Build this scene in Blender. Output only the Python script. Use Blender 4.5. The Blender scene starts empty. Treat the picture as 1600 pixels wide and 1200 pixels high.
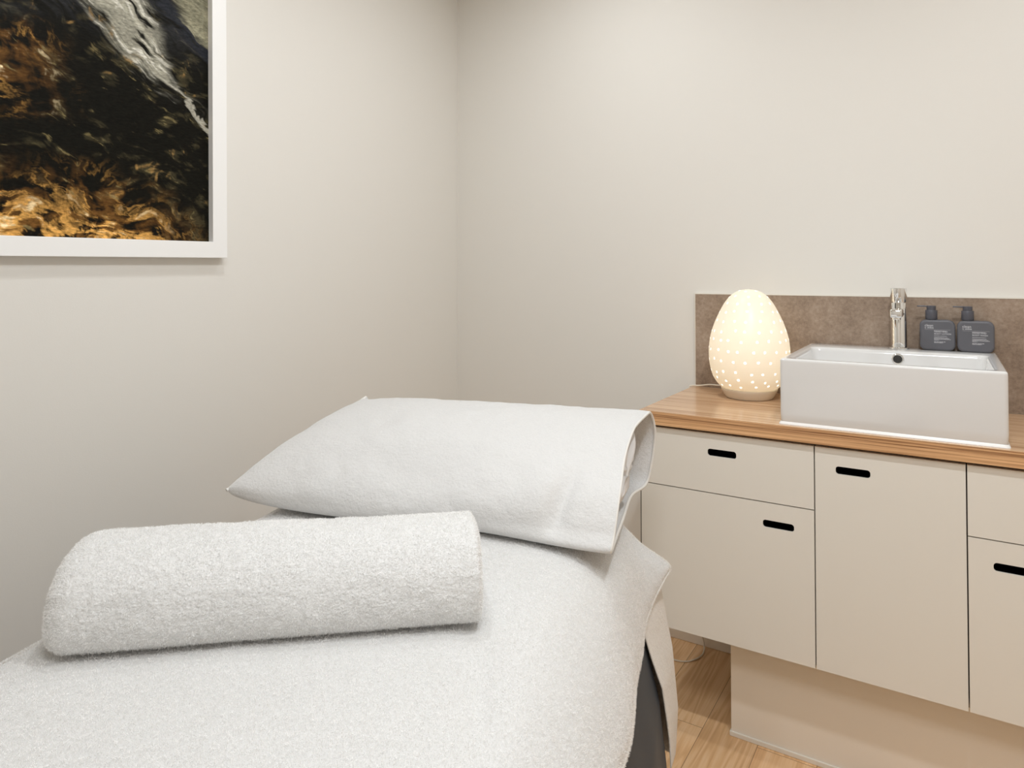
import bpy, bmesh, math, random
import numpy as np
from mathutils import Vector, Matrix

random.seed(7)
rng = np.random.default_rng(11)
S = bpy.context.scene
COL = S.collection
PI = math.pi

# ------------------------------------------------------------------ camera
FOCAL_PX, PPY = 1080.0, 409.3
cam_d = bpy.data.cameras.new('camera')
cam = bpy.data.objects.new('camera', cam_d)
COL.objects.link(cam)
cam_d.sensor_fit = 'HORIZONTAL'
cam_d.sensor_width = 36.0
cam_d.lens = 36.0 * FOCAL_PX / 1600.0
cam_d.shift_y = -(600.0 - PPY) / 1600.0
cam_d.clip_start = 0.02
cam.location = (0.75308, -2.42075, 1.29093)
cam.rotation_euler = (math.radians(90 + 1.08), 0, math.radians(32.2))
S.camera = cam

# ------------------------------------------------------------------ world, exposure
world = bpy.data.worlds.new('world')
S.world = world
world.use_nodes = True
world.node_tree.nodes['Background'].inputs[0].default_value = (1.0, 0.96, 0.9, 1)
world.node_tree.nodes['Background'].inputs[1].default_value = 0.05
S.view_settings.view_transform = 'Standard'
S.view_settings.look = 'None'
S.view_settings.exposure = 0.0
S.view_settings.gamma = 1.0
S.view_settings.use_curve_mapping = False
S.cycles.max_bounces = 10
S.cycles.diffuse_bounces = 6
S.cycles.sample_clamp_indirect = 6.0
S.cycles.use_denoising = True

CEIL = 2.60
# ceiling downlights: position x, y, power
LIGHTS = [(-0.22, -0.62, 4.3), (-0.30, -1.42, 5.5), (0.80, -1.42, 14.0), (1.25, -0.62, 3.0)]
FILL_PANEL = (0.75, -2.35, 0.60, 14.5)     # added square fill panel at the ceiling: x, y, side, power
LIGHT_COLOUR = (0.945, 0.985, 1.02)

# ------------------------------------------------------------------ helpers
def mesh_obj(name, verts, faces, mat=None, parent=None, smooth=False, loc=None):
    me = bpy.data.meshes.new(name)
    me.from_pydata([tuple(map(float, v)) for v in verts], [], [tuple(map(int, f)) for f in faces])
    me.update()
    if smooth:
        me.polygons.foreach_set('use_smooth', [True] * len(me.polygons))
        me.set_sharp_from_angle(angle=math.radians(38))
    o = bpy.data.objects.new(name, me)
    COL.objects.link(o)
    if mat:
        me.materials.append(mat)
    if parent:
        o.parent = parent
    if loc is not None:
        o.location = loc
    return o

def bm_obj(name, bm, mat=None, parent=None, smooth=False, loc=None):
    me = bpy.data.meshes.new(name)
    bmesh.ops.recalc_face_normals(bm, faces=bm.faces[:])
    bm.to_mesh(me)
    bm.free()
    if smooth:
        me.polygons.foreach_set('use_smooth', [True] * len(me.polygons))
        me.set_sharp_from_angle(angle=math.radians(38))
    o = bpy.data.objects.new(name, me)
    COL.objects.link(o)
    if mat:
        me.materials.append(mat)
    if parent:
        o.parent = parent
    if loc is not None:
        o.location = loc
    return o

def add_box(bm, a, b, bevel=0.0, seg=2):
    x0, y0, z0 = a
    x1, y1, z1 = b
    vs = [bm.verts.new(p) for p in ((x0, y0, z0), (x1, y0, z0), (x1, y1, z0), (x0, y1, z0),
                                    (x0, y0, z1), (x1, y0, z1), (x1, y1, z1), (x0, y1, z1))]
    fs = [bm.faces.new([vs[i] for i in f]) for f in
          ((0, 3, 2, 1), (4, 5, 6, 7), (0, 1, 5, 4), (1, 2, 6, 5), (2, 3, 7, 6), (3, 0, 4, 7))]
    if bevel > 0:
        es = list({e for f in fs for e in f.edges})
        bmesh.ops.bevel(bm, geom=es, offset=bevel, segments=seg, affect='EDGES', profile=0.5)

def box(name, a, b, mat, parent=None, bevel=0.0, seg=2):
    bm = bmesh.new()
    add_box(bm, a, b, bevel, seg)
    o = bm_obj(name, bm, mat, parent)
    return o

def lathe(name, prof, mat, parent=None, n=64, loc=(0, 0, 0), cap=True):
    V, F = [], []
    m = len(prof)
    for r, z in prof:
        for k in range(n):
            a = 2 * PI * k / n
            V.append((r * math.cos(a), r * math.sin(a), z))
    for i in range(m - 1):
        for k in range(n):
            k2 = (k + 1) % n
            F.append((i * n + k, i * n + k2, (i + 1) * n + k2, (i + 1) * n + k))
    if cap:
        F.append(tuple(reversed(range(n))))
        F.append(tuple((m - 1) * n + k for k in range(n)))
    return mesh_obj(name, V, F, mat, parent, True, loc)

def tube_verts(pts, r, n=10):
    pts = [Vector(p) for p in pts]
    V, F = [], []
    up = Vector((0, 0, 1))
    prev = None
    for i, p in enumerate(pts):
        t = (pts[min(i + 1, len(pts) - 1)] - pts[max(i - 1, 0)]).normalized()
        if prev is None:
            a = up if abs(t.z) < 0.9 else Vector((1, 0, 0))
            x = t.cross(a).normalized()
        else:
            x = (prev - t * prev.dot(t)).normalized()
        prev = x
        y = t.cross(x)
        for k in range(n):
            an = 2 * PI * k / n
            V.append(p + r * (math.cos(an) * x + math.sin(an) * y))
    for i in range(len(pts) - 1):
        for k in range(n):
            k2 = (k + 1) % n
            F.append((i * n + k, i * n + k2, (i + 1) * n + k2, (i + 1) * n + k))
    F.append(tuple(reversed(range(n))))
    F.append(tuple((len(pts) - 1) * n + k for k in range(n)))
    return V, F

def catmull(P, n, closed=False):
    P = np.array(P, float)
    m = len(P)
    out = []
    segs = m if closed else m - 1
    ts = np.linspace(0, segs, n, endpoint=not closed)
    for t in ts:
        i = min(int(t), segs - 1)
        f = t - i
        if closed:
            a, b, c, d = P[(i - 1) % m], P[i % m], P[(i + 1) % m], P[(i + 2) % m]
        else:
            a, b, c, d = P[max(i - 1, 0)], P[i], P[i + 1], P[min(i + 2, m - 1)]
        out.append(0.5 * ((2 * b) + (-a + c) * f + (2 * a - 5 * b + 4 * c - d) * f * f + (-a + 3 * b - 3 * c + d) * f ** 3))
    return np.array(out)

# value noise on numpy arrays
_tab = rng.random((4096,)) * 2 - 1
def _h(i, j, k):
    return _tab[(i * 73856093 ^ j * 19349663 ^ k * 83492791) & 4095]
def vnoise(x, y, z=None):
    x = np.asarray(x, float); y = np.asarray(y, float)
    z = np.zeros_like(x) if z is None else np.asarray(z, float)
    xi = np.floor(x).astype(int); yi = np.floor(y).astype(int); zi = np.floor(z).astype(int)
    fx, fy, fz = x - xi, y - yi, z - zi
    fx = fx * fx * (3 - 2 * fx); fy = fy * fy * (3 - 2 * fy); fz = fz * fz * (3 - 2 * fz)
    def L(a, b, t): return a + (b - a) * t
    r = 0
    c = []
    for dz in (0, 1):
        a = L(_h(xi, yi, zi + dz), _h(xi + 1, yi, zi + dz), fx)
        b = L(_h(xi, yi + 1, zi + dz), _h(xi + 1, yi + 1, zi + dz), fx)
        c.append(L(a, b, fy))
    return L(c[0], c[1], fz)
def fbm(x, y, z=None, o=4, g=0.5):
    s = 0; a = 1; t = 0
    for i in range(o):
        zz = None if z is None else np.asarray(z) * 2 ** i + 7.3 * i
        s = s + a * vnoise(np.asarray(x) * 2 ** i + 13.7 * i, np.asarray(y) * 2 ** i - 5.1 * i, zz)
        t += a; a *= g
    return s / t
def smooth(a, b, x):
    t = np.clip((x - a) / (b - a), 0, 1)
    return t * t * (3 - 2 * t)

def grid_faces(n, m, closed_m=False):
    i = np.arange(n - 1)[:, None]
    j = np.arange(m if closed_m else m - 1)[None, :]
    j2 = (j + 1) % m
    a = i * m + j; b = i * m + j2; c = (i + 1) * m + j2; d = (i + 1) * m + j
    return np.stack([a, b, c, d], -1).reshape(-1, 4)

def np_obj(name, V, F, mat=None, parent=None, smooth_=True, extra=None):
    """fast mesh from numpy arrays; F is (k,4); extra is a list of other polygons"""
    V = np.asarray(V, float).reshape(-1, 3)
    me = bpy.data.meshes.new(name)
    extra = extra or []
    nl = F.size + sum(len(e) for e in extra)
    nf = len(F) + len(extra)
    me.vertices.add(len(V)); me.loops.add(nl); me.polygons.add(nf)
    me.vertices.foreach_set('co', V.ravel())
    li = list(F.ravel())
    starts = list(range(0, F.size, 4))
    p = F.size
    for e in extra:
        starts.append(p); li.extend(e); p += len(e)
    me.loops.foreach_set('vertex_index', np.array(li, dtype=np.int32))
    me.polygons.foreach_set('loop_start', np.array(starts, dtype=np.int32))
    me.update(calc_edges=True)
    me.validate()
    if smooth_:
        me.polygons.foreach_set('use_smooth', [True] * len(me.polygons))
    o = bpy.data.objects.new(name, me)
    COL.objects.link(o)
    if mat: me.materials.append(mat)
    if parent: o.parent = parent
    return o

def thing(name, label, cat, loc=(0, 0, 0), rz=0.0, group=None):
    o = bpy.data.objects.new(name, None)
    o.empty_display_size = 0.05
    COL.objects.link(o)
    o.location = loc
    o.rotation_euler = (0, 0, rz)
    return tag(o, label, cat, group)
def tag(o, label=None, cat=None, group=None, kind=None):
    if label: o['label'] = label
    if cat: o['category'] = cat
    if group: o['group'] = group
    if kind: o['kind'] = kind
    return o
def struct(o):
    o['kind'] = 'structure'
    return o

# ------------------------------------------------------------------ materials
class NT:
    def __init__(self, name):
        self.m = bpy.data.materials.new(name)
        self.m.use_nodes = True
        self.t = self.m.node_tree
        self.b = self.t.nodes['Principled BSDF']
    def n(self, typ, **kw):
        nd = self.t.nodes.new(typ)
        for k, v in kw.items():
            if k in nd.inputs: nd.inputs[k].default_value = v
            else: setattr(nd, k, v)
        return nd
    def l(self, a, b): self.t.links.new(a, b)
    def coord(self, scale=(1, 1, 1), rot=(0, 0, 0), kind='Object'):
        tc = self.n('ShaderNodeTexCoord')
        mp = self.n('ShaderNodeMapping')
        mp.inputs['Scale'].default_value = scale
        mp.inputs['Rotation'].default_value = rot
        self.l(tc.outputs[kind], mp.inputs['Vector'])
        return mp.outputs[0]
    def ramp(self, fac, stops):
        r = self.n('ShaderNodeValToRGB')
        e = r.color_ramp.elements
        while len(e) < len(stops): e.new(0.5)
        for i, (p, c) in enumerate(stops):
            e[i].position = p
            e[i].color = (*c, 1) if len(c) == 3 else c
        self.l(fac, r.inputs[0])
        return r.outputs[0]
    def bump(self, h, strength, dist, prev=None):
        b = self.n('ShaderNodeBump')
        b.inputs['Strength'].default_value = strength
        b.inputs['Distance'].default_value = dist
        self.l(h, b.inputs['Height'])
        if prev is not None: self.l(prev, b.inputs['Normal'])
        return b.outputs[0]

def plain(name, col, rough=0.5, metal=0.0, spec=0.5, coat=0.0, bumpy=0.0, bscale=200):
    t = NT(name)
    t.b.inputs['Base Color'].default_value = (*col, 1)
    t.b.inputs['Roughness'].default_value = rough
    t.b.inputs['Metallic'].default_value = metal
    t.b.inputs['Specular IOR Level'].default_value = spec
    t.b.inputs['Coat Weight'].default_value = coat
    if bumpy:
        n = t.n('ShaderNodeTexNoise'); n.inputs['Scale'].default_value = bscale
        n.inputs['Detail'].default_value = 3
        t.l(t.coord(), n.inputs['Vector'])
        t.l(t.bump(n.outputs[0], bumpy, 0.0006), t.b.inputs['Normal'])
    return t.m

M = {}
M['wall'] = plain('wall_paint', (0.765, 0.742, 0.695), 0.75, spec=0.25, bumpy=0.25, bscale=350)
M['ceiling'] = plain('ceiling_paint', (0.80, 0.79, 0.76), 0.9, spec=0.2, bumpy=0.1)
M['skirting'] = plain('skirting_paint', (0.83, 0.77, 0.68), 0.45, bumpy=0.05)
M['cabinet'] = plain('cabinet_laminate', (0.82, 0.795, 0.73), 0.42, spec=0.35, bumpy=0.12, bscale=900)
M['carcass'] = plain('carcass_shaded', (0.10, 0.078, 0.055), 0.7, bumpy=0.1)  # light board darkened, so the gaps between fronts read as shaded
M['slot'] = plain('pull_black', (0.004, 0.004, 0.004), 0.8, spec=0.05, bumpy=0.05)
M['frame'] = plain('frame_white', (0.88, 0.875, 0.86), 0.4, bumpy=0.05)
M['porcelain'] = plain('porcelain', (0.74, 0.735, 0.725), 0.09, spec=0.5, coat=0.3, bumpy=0.006, bscale=30)
M['silicone'] = plain('silicone', (0.85, 0.84, 0.82), 0.35, bumpy=0.03)
M['chrome'] = plain('chrome', (0.86, 0.86, 0.85), 0.035, metal=1.0)
M['dark_hole'] = plain('drain_dark', (0.03, 0.028, 0.025), 0.3, bumpy=0.02)
M['bottle'] = plain('bottle_grey', (0.118, 0.118, 0.132), 0.42, spec=0.4, bumpy=0.06, bscale=700)
M['pump'] = plain('pump_grey', (0.085, 0.085, 0.10), 0.35, spec=0.4, bumpy=0.04)
M['print'] = plain('label_print', (0.62, 0.62, 0.64), 0.5, bumpy=0.01)
M['cord'] = plain('cord_white', (0.78, 0.72, 0.62), 0.4, bumpy=0.03)
M['ceramic'] = plain('lamp_ceramic', (0.74, 0.66, 0.54), 0.22, bumpy=0.03, bscale=40)
M['trim'] = plain('tile_trim', (0.80, 0.76, 0.68), 0.3, bumpy=0.03)
M['gap_shade'] = plain('edge_dark', (0.05, 0.04, 0.03), 0.6, bumpy=0.03)  # dark colour standing in for shade in the gap beside the door

def terry(name, col, scale=1.0, strength=1.0, dist=0.003, mottled=0.06, sheen=0.25):
    t = NT(name)
    co = t.coord()
    n1 = t.n('ShaderNodeTexNoise'); n1.inputs['Scale'].default_value = 260 * scale
    n1.inputs['Detail'].default_value = 5; n1.inputs['Roughness'].default_value = 0.65; n1.inputs['Distortion'].default_value = 0.6
    n2 = t.n('ShaderNodeTexVoronoi'); n2.inputs['Scale'].default_value = 420 * scale
    n3 = t.n('ShaderNodeTexNoise'); n3.inputs['Scale'].default_value = 38 * scale; n3.inputs['Detail'].default_value = 4
    for n in (n1, n2, n3): t.l(co, n.inputs['Vector'])
    n4 = t.n('ShaderNodeTexNoise'); n4.inputs['Scale'].default_value = 120 * scale; n4.inputs['Detail'].default_value = 3
    t.l(co, n4.inputs['Vector'])
    b0 = t.bump(n3.outputs[0], 0.30 * strength, 0.008)
    b1 = t.bump(n4.outputs[0], 0.55 * strength, 0.004, b0)
    b2 = t.bump(n1.outputs[0], 0.75 * strength, dist, b1)
    b3 = t.bump(n2.outputs[0], 0.35 * strength, dist * 0.5, b2)
    t.l(b3, t.b.inputs['Normal'])
    lo = tuple(c * (1 - mottled) for c in col)
    c = t.ramp(n1.outputs[0], [(0.3, lo), (0.62, col)])
    t.l(c, t.b.inputs['Base Color'])
    t.b.inputs['Roughness'].default_value = 0.95
    t.b.inputs['Specular IOR Level'].default_value = 0.1
    t.b.inputs['Sheen Weight'].default_value = sheen
    t.b.inputs['Sheen Roughness'].default_value = 0.5
    return t.m
M['terry'] = terry('terry_white', (0.70, 0.695, 0.685), 1.0, 0.8, 0.0022)
M['terry_fine'] = terry('terry_pillow', (0.70, 0.695, 0.685), 1.25, 0.75, 0.0018)
M['terry_deep'] = terry('terry_roll', (0.80, 0.795, 0.785), 0.8, 1.0, 0.0035, 0.10)
M['terry_beige'] = terry('terry_sheet', (0.76, 0.725, 0.675), 1.1, 0.9, 0.002, 0.12)
M['cotton'] = plain('cotton_white', (0.72, 0.71, 0.70), 0.9, spec=0.1, bumpy=0.3, bscale=500)
M['hem'] = plain('hem_band', (0.74, 0.725, 0.69), 0.85, spec=0.15, bumpy=0.3, bscale=900)

def dark_fabric():
    t = NT('dark_fabric')
    co = t.coord((1, 1, 1))
    n = t.n('ShaderNodeTexNoise'); n.inputs['Scale'].default_value = 700; t.l(co, n.inputs['Vector'])
    t.l(t.bump(n.outputs[0], 0.3, 0.0006), t.b.inputs['Normal'])
    t.b.inputs['Base Color'].default_value = (0.024, 0.030, 0.038, 1)
    t.b.inputs['Roughness'].default_value = 0.62
    t.b.inputs['Sheen Weight'].default_value = 0.03
    return t.m
M['dark'] = dark_fabric()

def oak_laminate(name, stretch_axis, c0, c1, c2, rough, fine=1.0, coat=0.0):
    t = NT(name)
    sc = [1.0, 1.0, 1.0]
    for i in range(3):
        sc[i] = 2.2 if i == stretch_axis else 130.0 * fine
    co = t.coord(tuple(sc))
    n = t.n('ShaderNodeTexNoise'); n.inputs['Scale'].default_value = 1.0; n.inputs['Detail'].default_value = 6; n.inputs['Roughness'].default_value = 0.6
    t.l(co, n.inputs['Vector'])
    sc2 = [0.0] * 3
    for i in range(3):
        sc2[i] = 0.6 if i == stretch_axis else 32.0 * fine
    co2 = t.coord(tuple(sc2))
    n2 = t.n('ShaderNodeTexNoise'); n2.inputs['Scale'].default_value = 1.0; n2.inputs['Detail'].default_value = 4; n2.inputs['Distortion'].default_value = 0.4
    t.l(co2, n2.inputs['Vector'])
    mx = t.n('ShaderNodeMix', data_type='FLOAT'); mx.inputs[0].default_value = 0.45
    t.l(n.outputs[0], mx.inputs[2]); t.l(n2.outputs[0], mx.inputs[3])
    c = t.ramp(mx.outputs[0], [(0.42, c0), (0.495, c1), (0.59, c2)])
    t.l(c, t.b.inputs['Base Color'])
    t.b.inputs['Roughness'].default_value = rough
    t.b.inputs['Coat Weight'].default_value = coat
    t.l(t.bump(n.outputs[0], 0.08, 0.0005), t.b.inputs['Normal'])
    return t.m
M['counter_top'] = oak_laminate('oak_laminate_top', 0, (0.46, 0.27, 0.145), (0.60, 0.385, 0.225), (0.68, 0.46, 0.28), 0.20, 0.8)
M['counter_edge'] = oak_laminate('oak_laminate_edge', 0, (0.22, 0.095, 0.034), (0.58, 0.32, 0.15), (0.80, 0.49, 0.255), 0.42, 1.9)

def stone():
    t = NT('stone_tile')
    co = t.coord((1, 1, 1))
    n = t.n('ShaderNodeTexNoise'); n.inputs['Scale'].default_value = 9; n.inputs['Detail'].default_value = 8; n.inputs['Roughness'].default_value = 0.65
    n2 = t.n('ShaderNodeTexNoise'); n2.inputs['Scale'].default_value = 110; n2.inputs['Detail'].default_value = 5; n2.inputs['Roughness'].default_value = 0.7
    n3 = t.n('ShaderNodeTexVoronoi'); n3.inputs['Scale'].default_value = 120
    for k in (n, n2, n3): t.l(co, k.inputs['Vector'])
    mx = t.n('ShaderNodeMix', data_type='FLOAT'); mx.inputs[0].default_value = 0.45
    t.l(n.outputs[0], mx.inputs[2]); t.l(n2.outputs[0], mx.inputs[3])
    c = t.ramp(mx.outputs[0], [(0.34, (0.19, 0.135, 0.095)), (0.5, (0.305, 0.225, 0.165)), (0.66, (0.42, 0.33, 0.255))])
    spot = t.ramp(n3.outputs['Distance'], [(0.0, (0.55, 0.55, 0.55)), (0.10, (1, 1, 1))])
    m2 = t.n('ShaderNodeMix', data_type='RGBA', blend_type='MULTIPLY'); m2.inputs[0].default_value = 0.5
    t.l(c, m2.inputs[6]); t.l(spot, m2.inputs[7])
    t.l(m2.outputs[2], t.b.inputs['Base Color'])
    t.b.inputs['Roughness'].default_value = 0.5
    t.l(t.bump(n2.outputs[0], 0.15, 0.001), t.b.inputs['Normal'])
    return t.m
M['stone'] = stone()

def floor_mat():
    t = NT('oak_vinyl_planks')
    tc = t.n('ShaderNodeTexCoord')
    sep = t.n('ShaderNodeSeparateXYZ'); t.l(tc.outputs['Object'], sep.inputs[0])
    cmb = t.n('ShaderNodeCombineXYZ')
    t.l(sep.outputs[1], cmb.inputs[0]); t.l(sep.outputs[0], cmb.inputs[1])
    br = t.n('ShaderNodeTexBrick')
    br.offset = 0.37; br.offset_frequency = 2
    br.inputs['Scale'].default_value = 1.0
    br.inputs['Brick Width'].default_value = 1.2
    br.inputs['Row Height'].default_value = 0.15
    br.inputs['Mortar Size'].default_value = 0.0007
    br.inputs['Mortar Smooth'].default_value = 0.1
    br.inputs['Color1'].default_value = (0, 0, 0, 1)
    br.inputs['Color2'].default_value = (1, 1, 1, 1)
    br.inputs['Mortar'].default_value = (0.5, 0.5, 0.5, 1)
    t.l(cmb.outputs[0], br.inputs['Vector'])
    # per plank offset of the grain
    add = t.n('ShaderNodeVectorMath', operation='MULTIPLY_ADD')
    t.l(br.outputs['Color'], add.inputs[0]); add.inputs[1].default_value = (3.1, 7.7, 5.3); t.l(tc.outputs['Object'], add.inputs[2])
    mp = t.n('ShaderNodeMapping'); mp.inputs['Scale'].default_value = (9, 0.55, 1); t.l(add.outputs[0], mp.inputs['Vector'])
    w = t.n('ShaderNodeTexNoise'); w.inputs['Scale'].default_value = 1.3; w.inputs['Detail'].default_value = 3; w.inputs['Distortion'].default_value = 0.8
    t.l(mp.outputs[0], w.inputs['Vector'])
    # cathedral rings: sine of noise
    mm = t.n('ShaderNodeMath', operation='MULTIPLY'); mm.inputs[1].default_value = 48; t.l(w.outputs[0], mm.inputs[0])
    sn = t.n('ShaderNodeMath', operation='SINE'); t.l(mm.outputs[0], sn.inputs[0])
    sc = t.n('ShaderNodeMath', operation='MULTIPLY_ADD'); sc.inputs[1].default_value = 0.5; sc.inputs[2].default_value = 0.5; t.l(sn.outputs[0], sc.inputs[0])
    mp2 = t.n('ShaderNodeMapping'); mp2.inputs['Scale'].default_value = (220, 6, 1); t.l(add.outputs[0], mp2.inputs['Vector'])
    g = t.n('ShaderNodeTexNoise'); g.inputs['Scale'].default_value = 1; g.inputs['Detail'].default_value = 5; t.l(mp2.outputs[0], g.inputs['Vector'])
    mx = t.n('ShaderNodeMix', data_type='FLOAT'); mx.inputs[0].default_value = 0.68
    t.l(sc.outputs[0], mx.inputs[2]); t.l(g.outputs[0], mx.inputs[3])
    c = t.ramp(mx.outputs[0], [(0.15, (0.60, 0.34, 0.165)), (0.5, (0.76, 0.48, 0.25)), (0.85, (0.85, 0.59, 0.36))])
    hsv = t.n('ShaderNodeHueSaturation'); t.l(c, hsv.inputs['Color'])
    v = t.n('ShaderNodeMapRange'); v.inputs[3].default_value = 0.86; v.inputs[4].default_value = 1.12; t.l(br.outputs['Color'], v.inputs[0]); t.l(v.outputs[0], hsv.inputs['Value'])
    m2 = t.n('ShaderNodeMix', data_type='RGBA'); m2.inputs[7].default_value = (0.16, 0.085, 0.04, 1)
    t.l(br.outputs['Fac'], m2.inputs[0]); t.l(hsv.outputs[0], m2.inputs[6])
    t.l(m2.outputs[2], t.b.inputs['Base Color'])
    t.b.inputs['Roughness'].default_value = 0.45
    t.l(t.bump(g.outputs[0], 0.08, 0.0006), t.b.inputs['Normal'])
    return t.m
M['floor'] = floor_mat()

def emissive(name, col, strength):
    t = NT(name)
    t.b.inputs['Base Color'].default_value = (0.8, 0.8, 0.8, 1)
    t.b.inputs['Emission Color'].default_value = (*col, 1)
    t.b.inputs['Emission Strength'].default_value = strength
    return t.m
M['lens'] = emissive('downlight_lens', LIGHT_COLOUR, 3.0)
M['hole'] = emissive('lamp_pinhole', (1.0, 0.96, 0.86), 1.5)

def lamp_shade_mat():
    t = NT('lamp_glass')
    for l in list(t.t.links): t.t.links.remove(l)
    out = [n for n in t.t.nodes if n.type == 'OUTPUT_MATERIAL'][0]
    tr = t.n('ShaderNodeBsdfTranslucent'); tr.inputs[0].default_value = (0.97, 0.92, 0.82, 1)
    df = t.n('ShaderNodeBsdfDiffuse'); df.inputs[0].default_value = (0.86, 0.82, 0.74, 1)
    gl = t.n('ShaderNodeBsdfGlossy'); gl.inputs[0].default_value = (1, 1, 1, 1); gl.inputs['Roughness'].default_value = 0.3
    a = t.n('ShaderNodeMixShader'); a.inputs[0].default_value = 0.25
    b = t.n('ShaderNodeMixShader'); b.inputs[0].default_value = 0.02
    t.l(df.outputs[0], a.inputs[1]); t.l(tr.outputs[0], a.inputs[2])
    t.l(a.outputs[0], b.inputs[1]); t.l(gl.outputs[0], b.inputs[2])
    t.l(b.outputs[0], out.inputs[0])
    return t.m
M['shade'] = lamp_shade_mat()

# ------------------------------------------------------------------ room shell
XA, XR, YR = -1.053, 2.25, -3.70
T = 0.12
struct(box('floor', (XA - T, YR - T, -0.08), (XR + T, T, 0.0), M['floor']))
struct(box('ceiling', (XA - T, YR - T, CEIL), (XR + T, T, CEIL + 0.1), M['ceiling']))
struct(box('wall_back', (XA - T, 0.0, 0.0), (XR + T, T, CEIL), M['wall']))
struct(box('wall_left', (XA - T, YR - T, 0.0), (XA, 0.0, CEIL), M['wall']))
struct(box('wall_right', (XR, YR - T, 0.0), (XR + T, 0.0, CEIL), M['wall']))
struct(box('wall_front', (XA, YR - T, 0.0), (XR, YR, CEIL), M['wall']))
def skirting(name, a, b):
    o = box(name, a, b, M['skirting'], bevel=0.003)
    return struct(o)
skirting('baseboard_back', (XA + 0.012, -0.012, 0.0), (XR - 0.012, -0.0002, 0.10))
skirting('baseboard_left', (XA + 0.0002, YR, 0.0), (XA + 0.012, 0, 0.10))
skirting('baseboard_right', (XR - 0.012, YR, 0.0), (XR - 0.0002, 0, 0.10))
skirting('baseboard_front', (XA + 0.012, YR + 0.0002, 0.0), (XR - 0.012, YR + 0.012, 0.10))

# downlights
where = ['above the pillow end of the treatment table', 'above the rolled towel by the left wall', 'in front of the vanity',
         'above the washbasin', 'above the foot of the treatment table', 'by the right wall near the front']
for i, (x, y, p) in enumerate(LIGHTS):
    d = thing('ceiling_downlight', 'round white recessed ceiling downlight ' + where[i], 'ceiling light', (x, y, CEIL))
    lathe('trim_ring', [(0.062, -0.004), (0.085, -0.006), (0.088, -0.0005), (0.062, -0.0005)], M['frame'], d, 48, cap=False)
    lathe('lens', [(0.001, -0.002), (0.062, -0.002), (0.062, -0.0005)], M['lens'], d, 48, cap=False)
    ld = bpy.data.lights.new('downlight_lamp', 'AREA')
    ld.shape = 'DISK'; ld.size = 0.10; ld.energy = p; ld.color = LIGHT_COLOUR
    lo = bpy.data.objects.new('downlight_lamp', ld)
    COL.objects.link(lo)
    lo.parent = d
    lo.location = (0, 0, -0.012)

# unseen square panel behind the camera, added as soft fill light
d = thing('added_fill_panel', 'unseen square white fill panel added at the ceiling near the front of the room for soft light', 'ceiling light', (FILL_PANEL[0], FILL_PANEL[1], CEIL))
h2 = FILL_PANEL[2] / 2
bm = bmesh.new()
for a, b in (((-h2 - 0.02, -h2 - 0.02, -0.008), (h2 + 0.02, -h2, -0.0005)), ((-h2 - 0.02, h2, -0.008), (h2 + 0.02, h2 + 0.02, -0.0005)),
             ((-h2 - 0.02, -h2, -0.008), (-h2, h2, -0.0005)), ((h2, -h2, -0.008), (h2 + 0.02, h2, -0.0005))):
    add_box(bm, a, b)
bm_obj('frame', bm, M['frame'], d)
box('diffuser', (-h2, -h2, -0.006), (h2, h2, -0.0005), M['lens'], d)
ld = bpy.data.lights.new('fill_panel_lamp', 'AREA')
ld.shape = 'SQUARE'; ld.size = FILL_PANEL[2]; ld.energy = FILL_PANEL[3]; ld.color = LIGHT_COLOUR
lo = bpy.data.objects.new('fill_panel_lamp', ld)
COL.objects.link(lo); lo.parent = d; lo.location = (0, 0, -0.012)

# ------------------------------------------------------------------ vanity
D, TH, ZB, ZD = 0.518, 0.0384, 0.290, 0.690
VX1 = 1.256
FY = -D + 0.012          # face of doors and drawers
G1, G2 = 0.4605, 0.7857
ztop = 0.9 - TH
PT = 0.018

def panel_with_slot(name, x0, x1, z0, z1, slot, mat, parent):
    """door or drawer front, with a rounded finger slot cut through it"""
    bm = bmesh.new()
    out = [(x0, z0), (x1, z0), (x1, z1), (x0, z1)]
    loops = [out]
    if slot:
        cx, cz, w, h, r = slot
        pts = []
        for (sx, sz, a0) in ((1, 1, 0), (-1, 1, 90), (-1, -1, 180), (1, -1, 270)):
            ox, oz = cx + sx * (w / 2 - r), cz + sz * (h / 2 - r)
            for k in range(7):
                a = math.radians(a0 + 15 * k)
                pts.append((ox + r * math.cos(a), oz + r * math.sin(a)))
        loops.append(pts)
    edges = []
    for lp in loops:
        vs = [bm.verts.new((x, 0, z)) for x, z in lp]
        for i in range(len(vs)):
            edges.append(bm.edges.new((vs[i], vs[(i + 1) % len(vs)])))
    r_ = bmesh.ops.triangle_fill(bm, use_beauty=True, edges=edges, normal=(0, -1, 0))
    faces = [g for g in r_['geom'] if isinstance(g, bmesh.types.BMFace)]
    ex = bmesh.ops.extrude_face_region(bm, geom=faces)
    vv = [g for g in ex['geom'] if isinstance(g, bmesh.types.BMVert)]
    bmesh.ops.translate(bm, verts=vv, vec=(0, PT, 0))
    bmesh.ops.translate(bm, verts=bm.verts[:], vec=(0, FY, 0))
    return bm_obj(name, bm, mat, parent)

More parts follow.
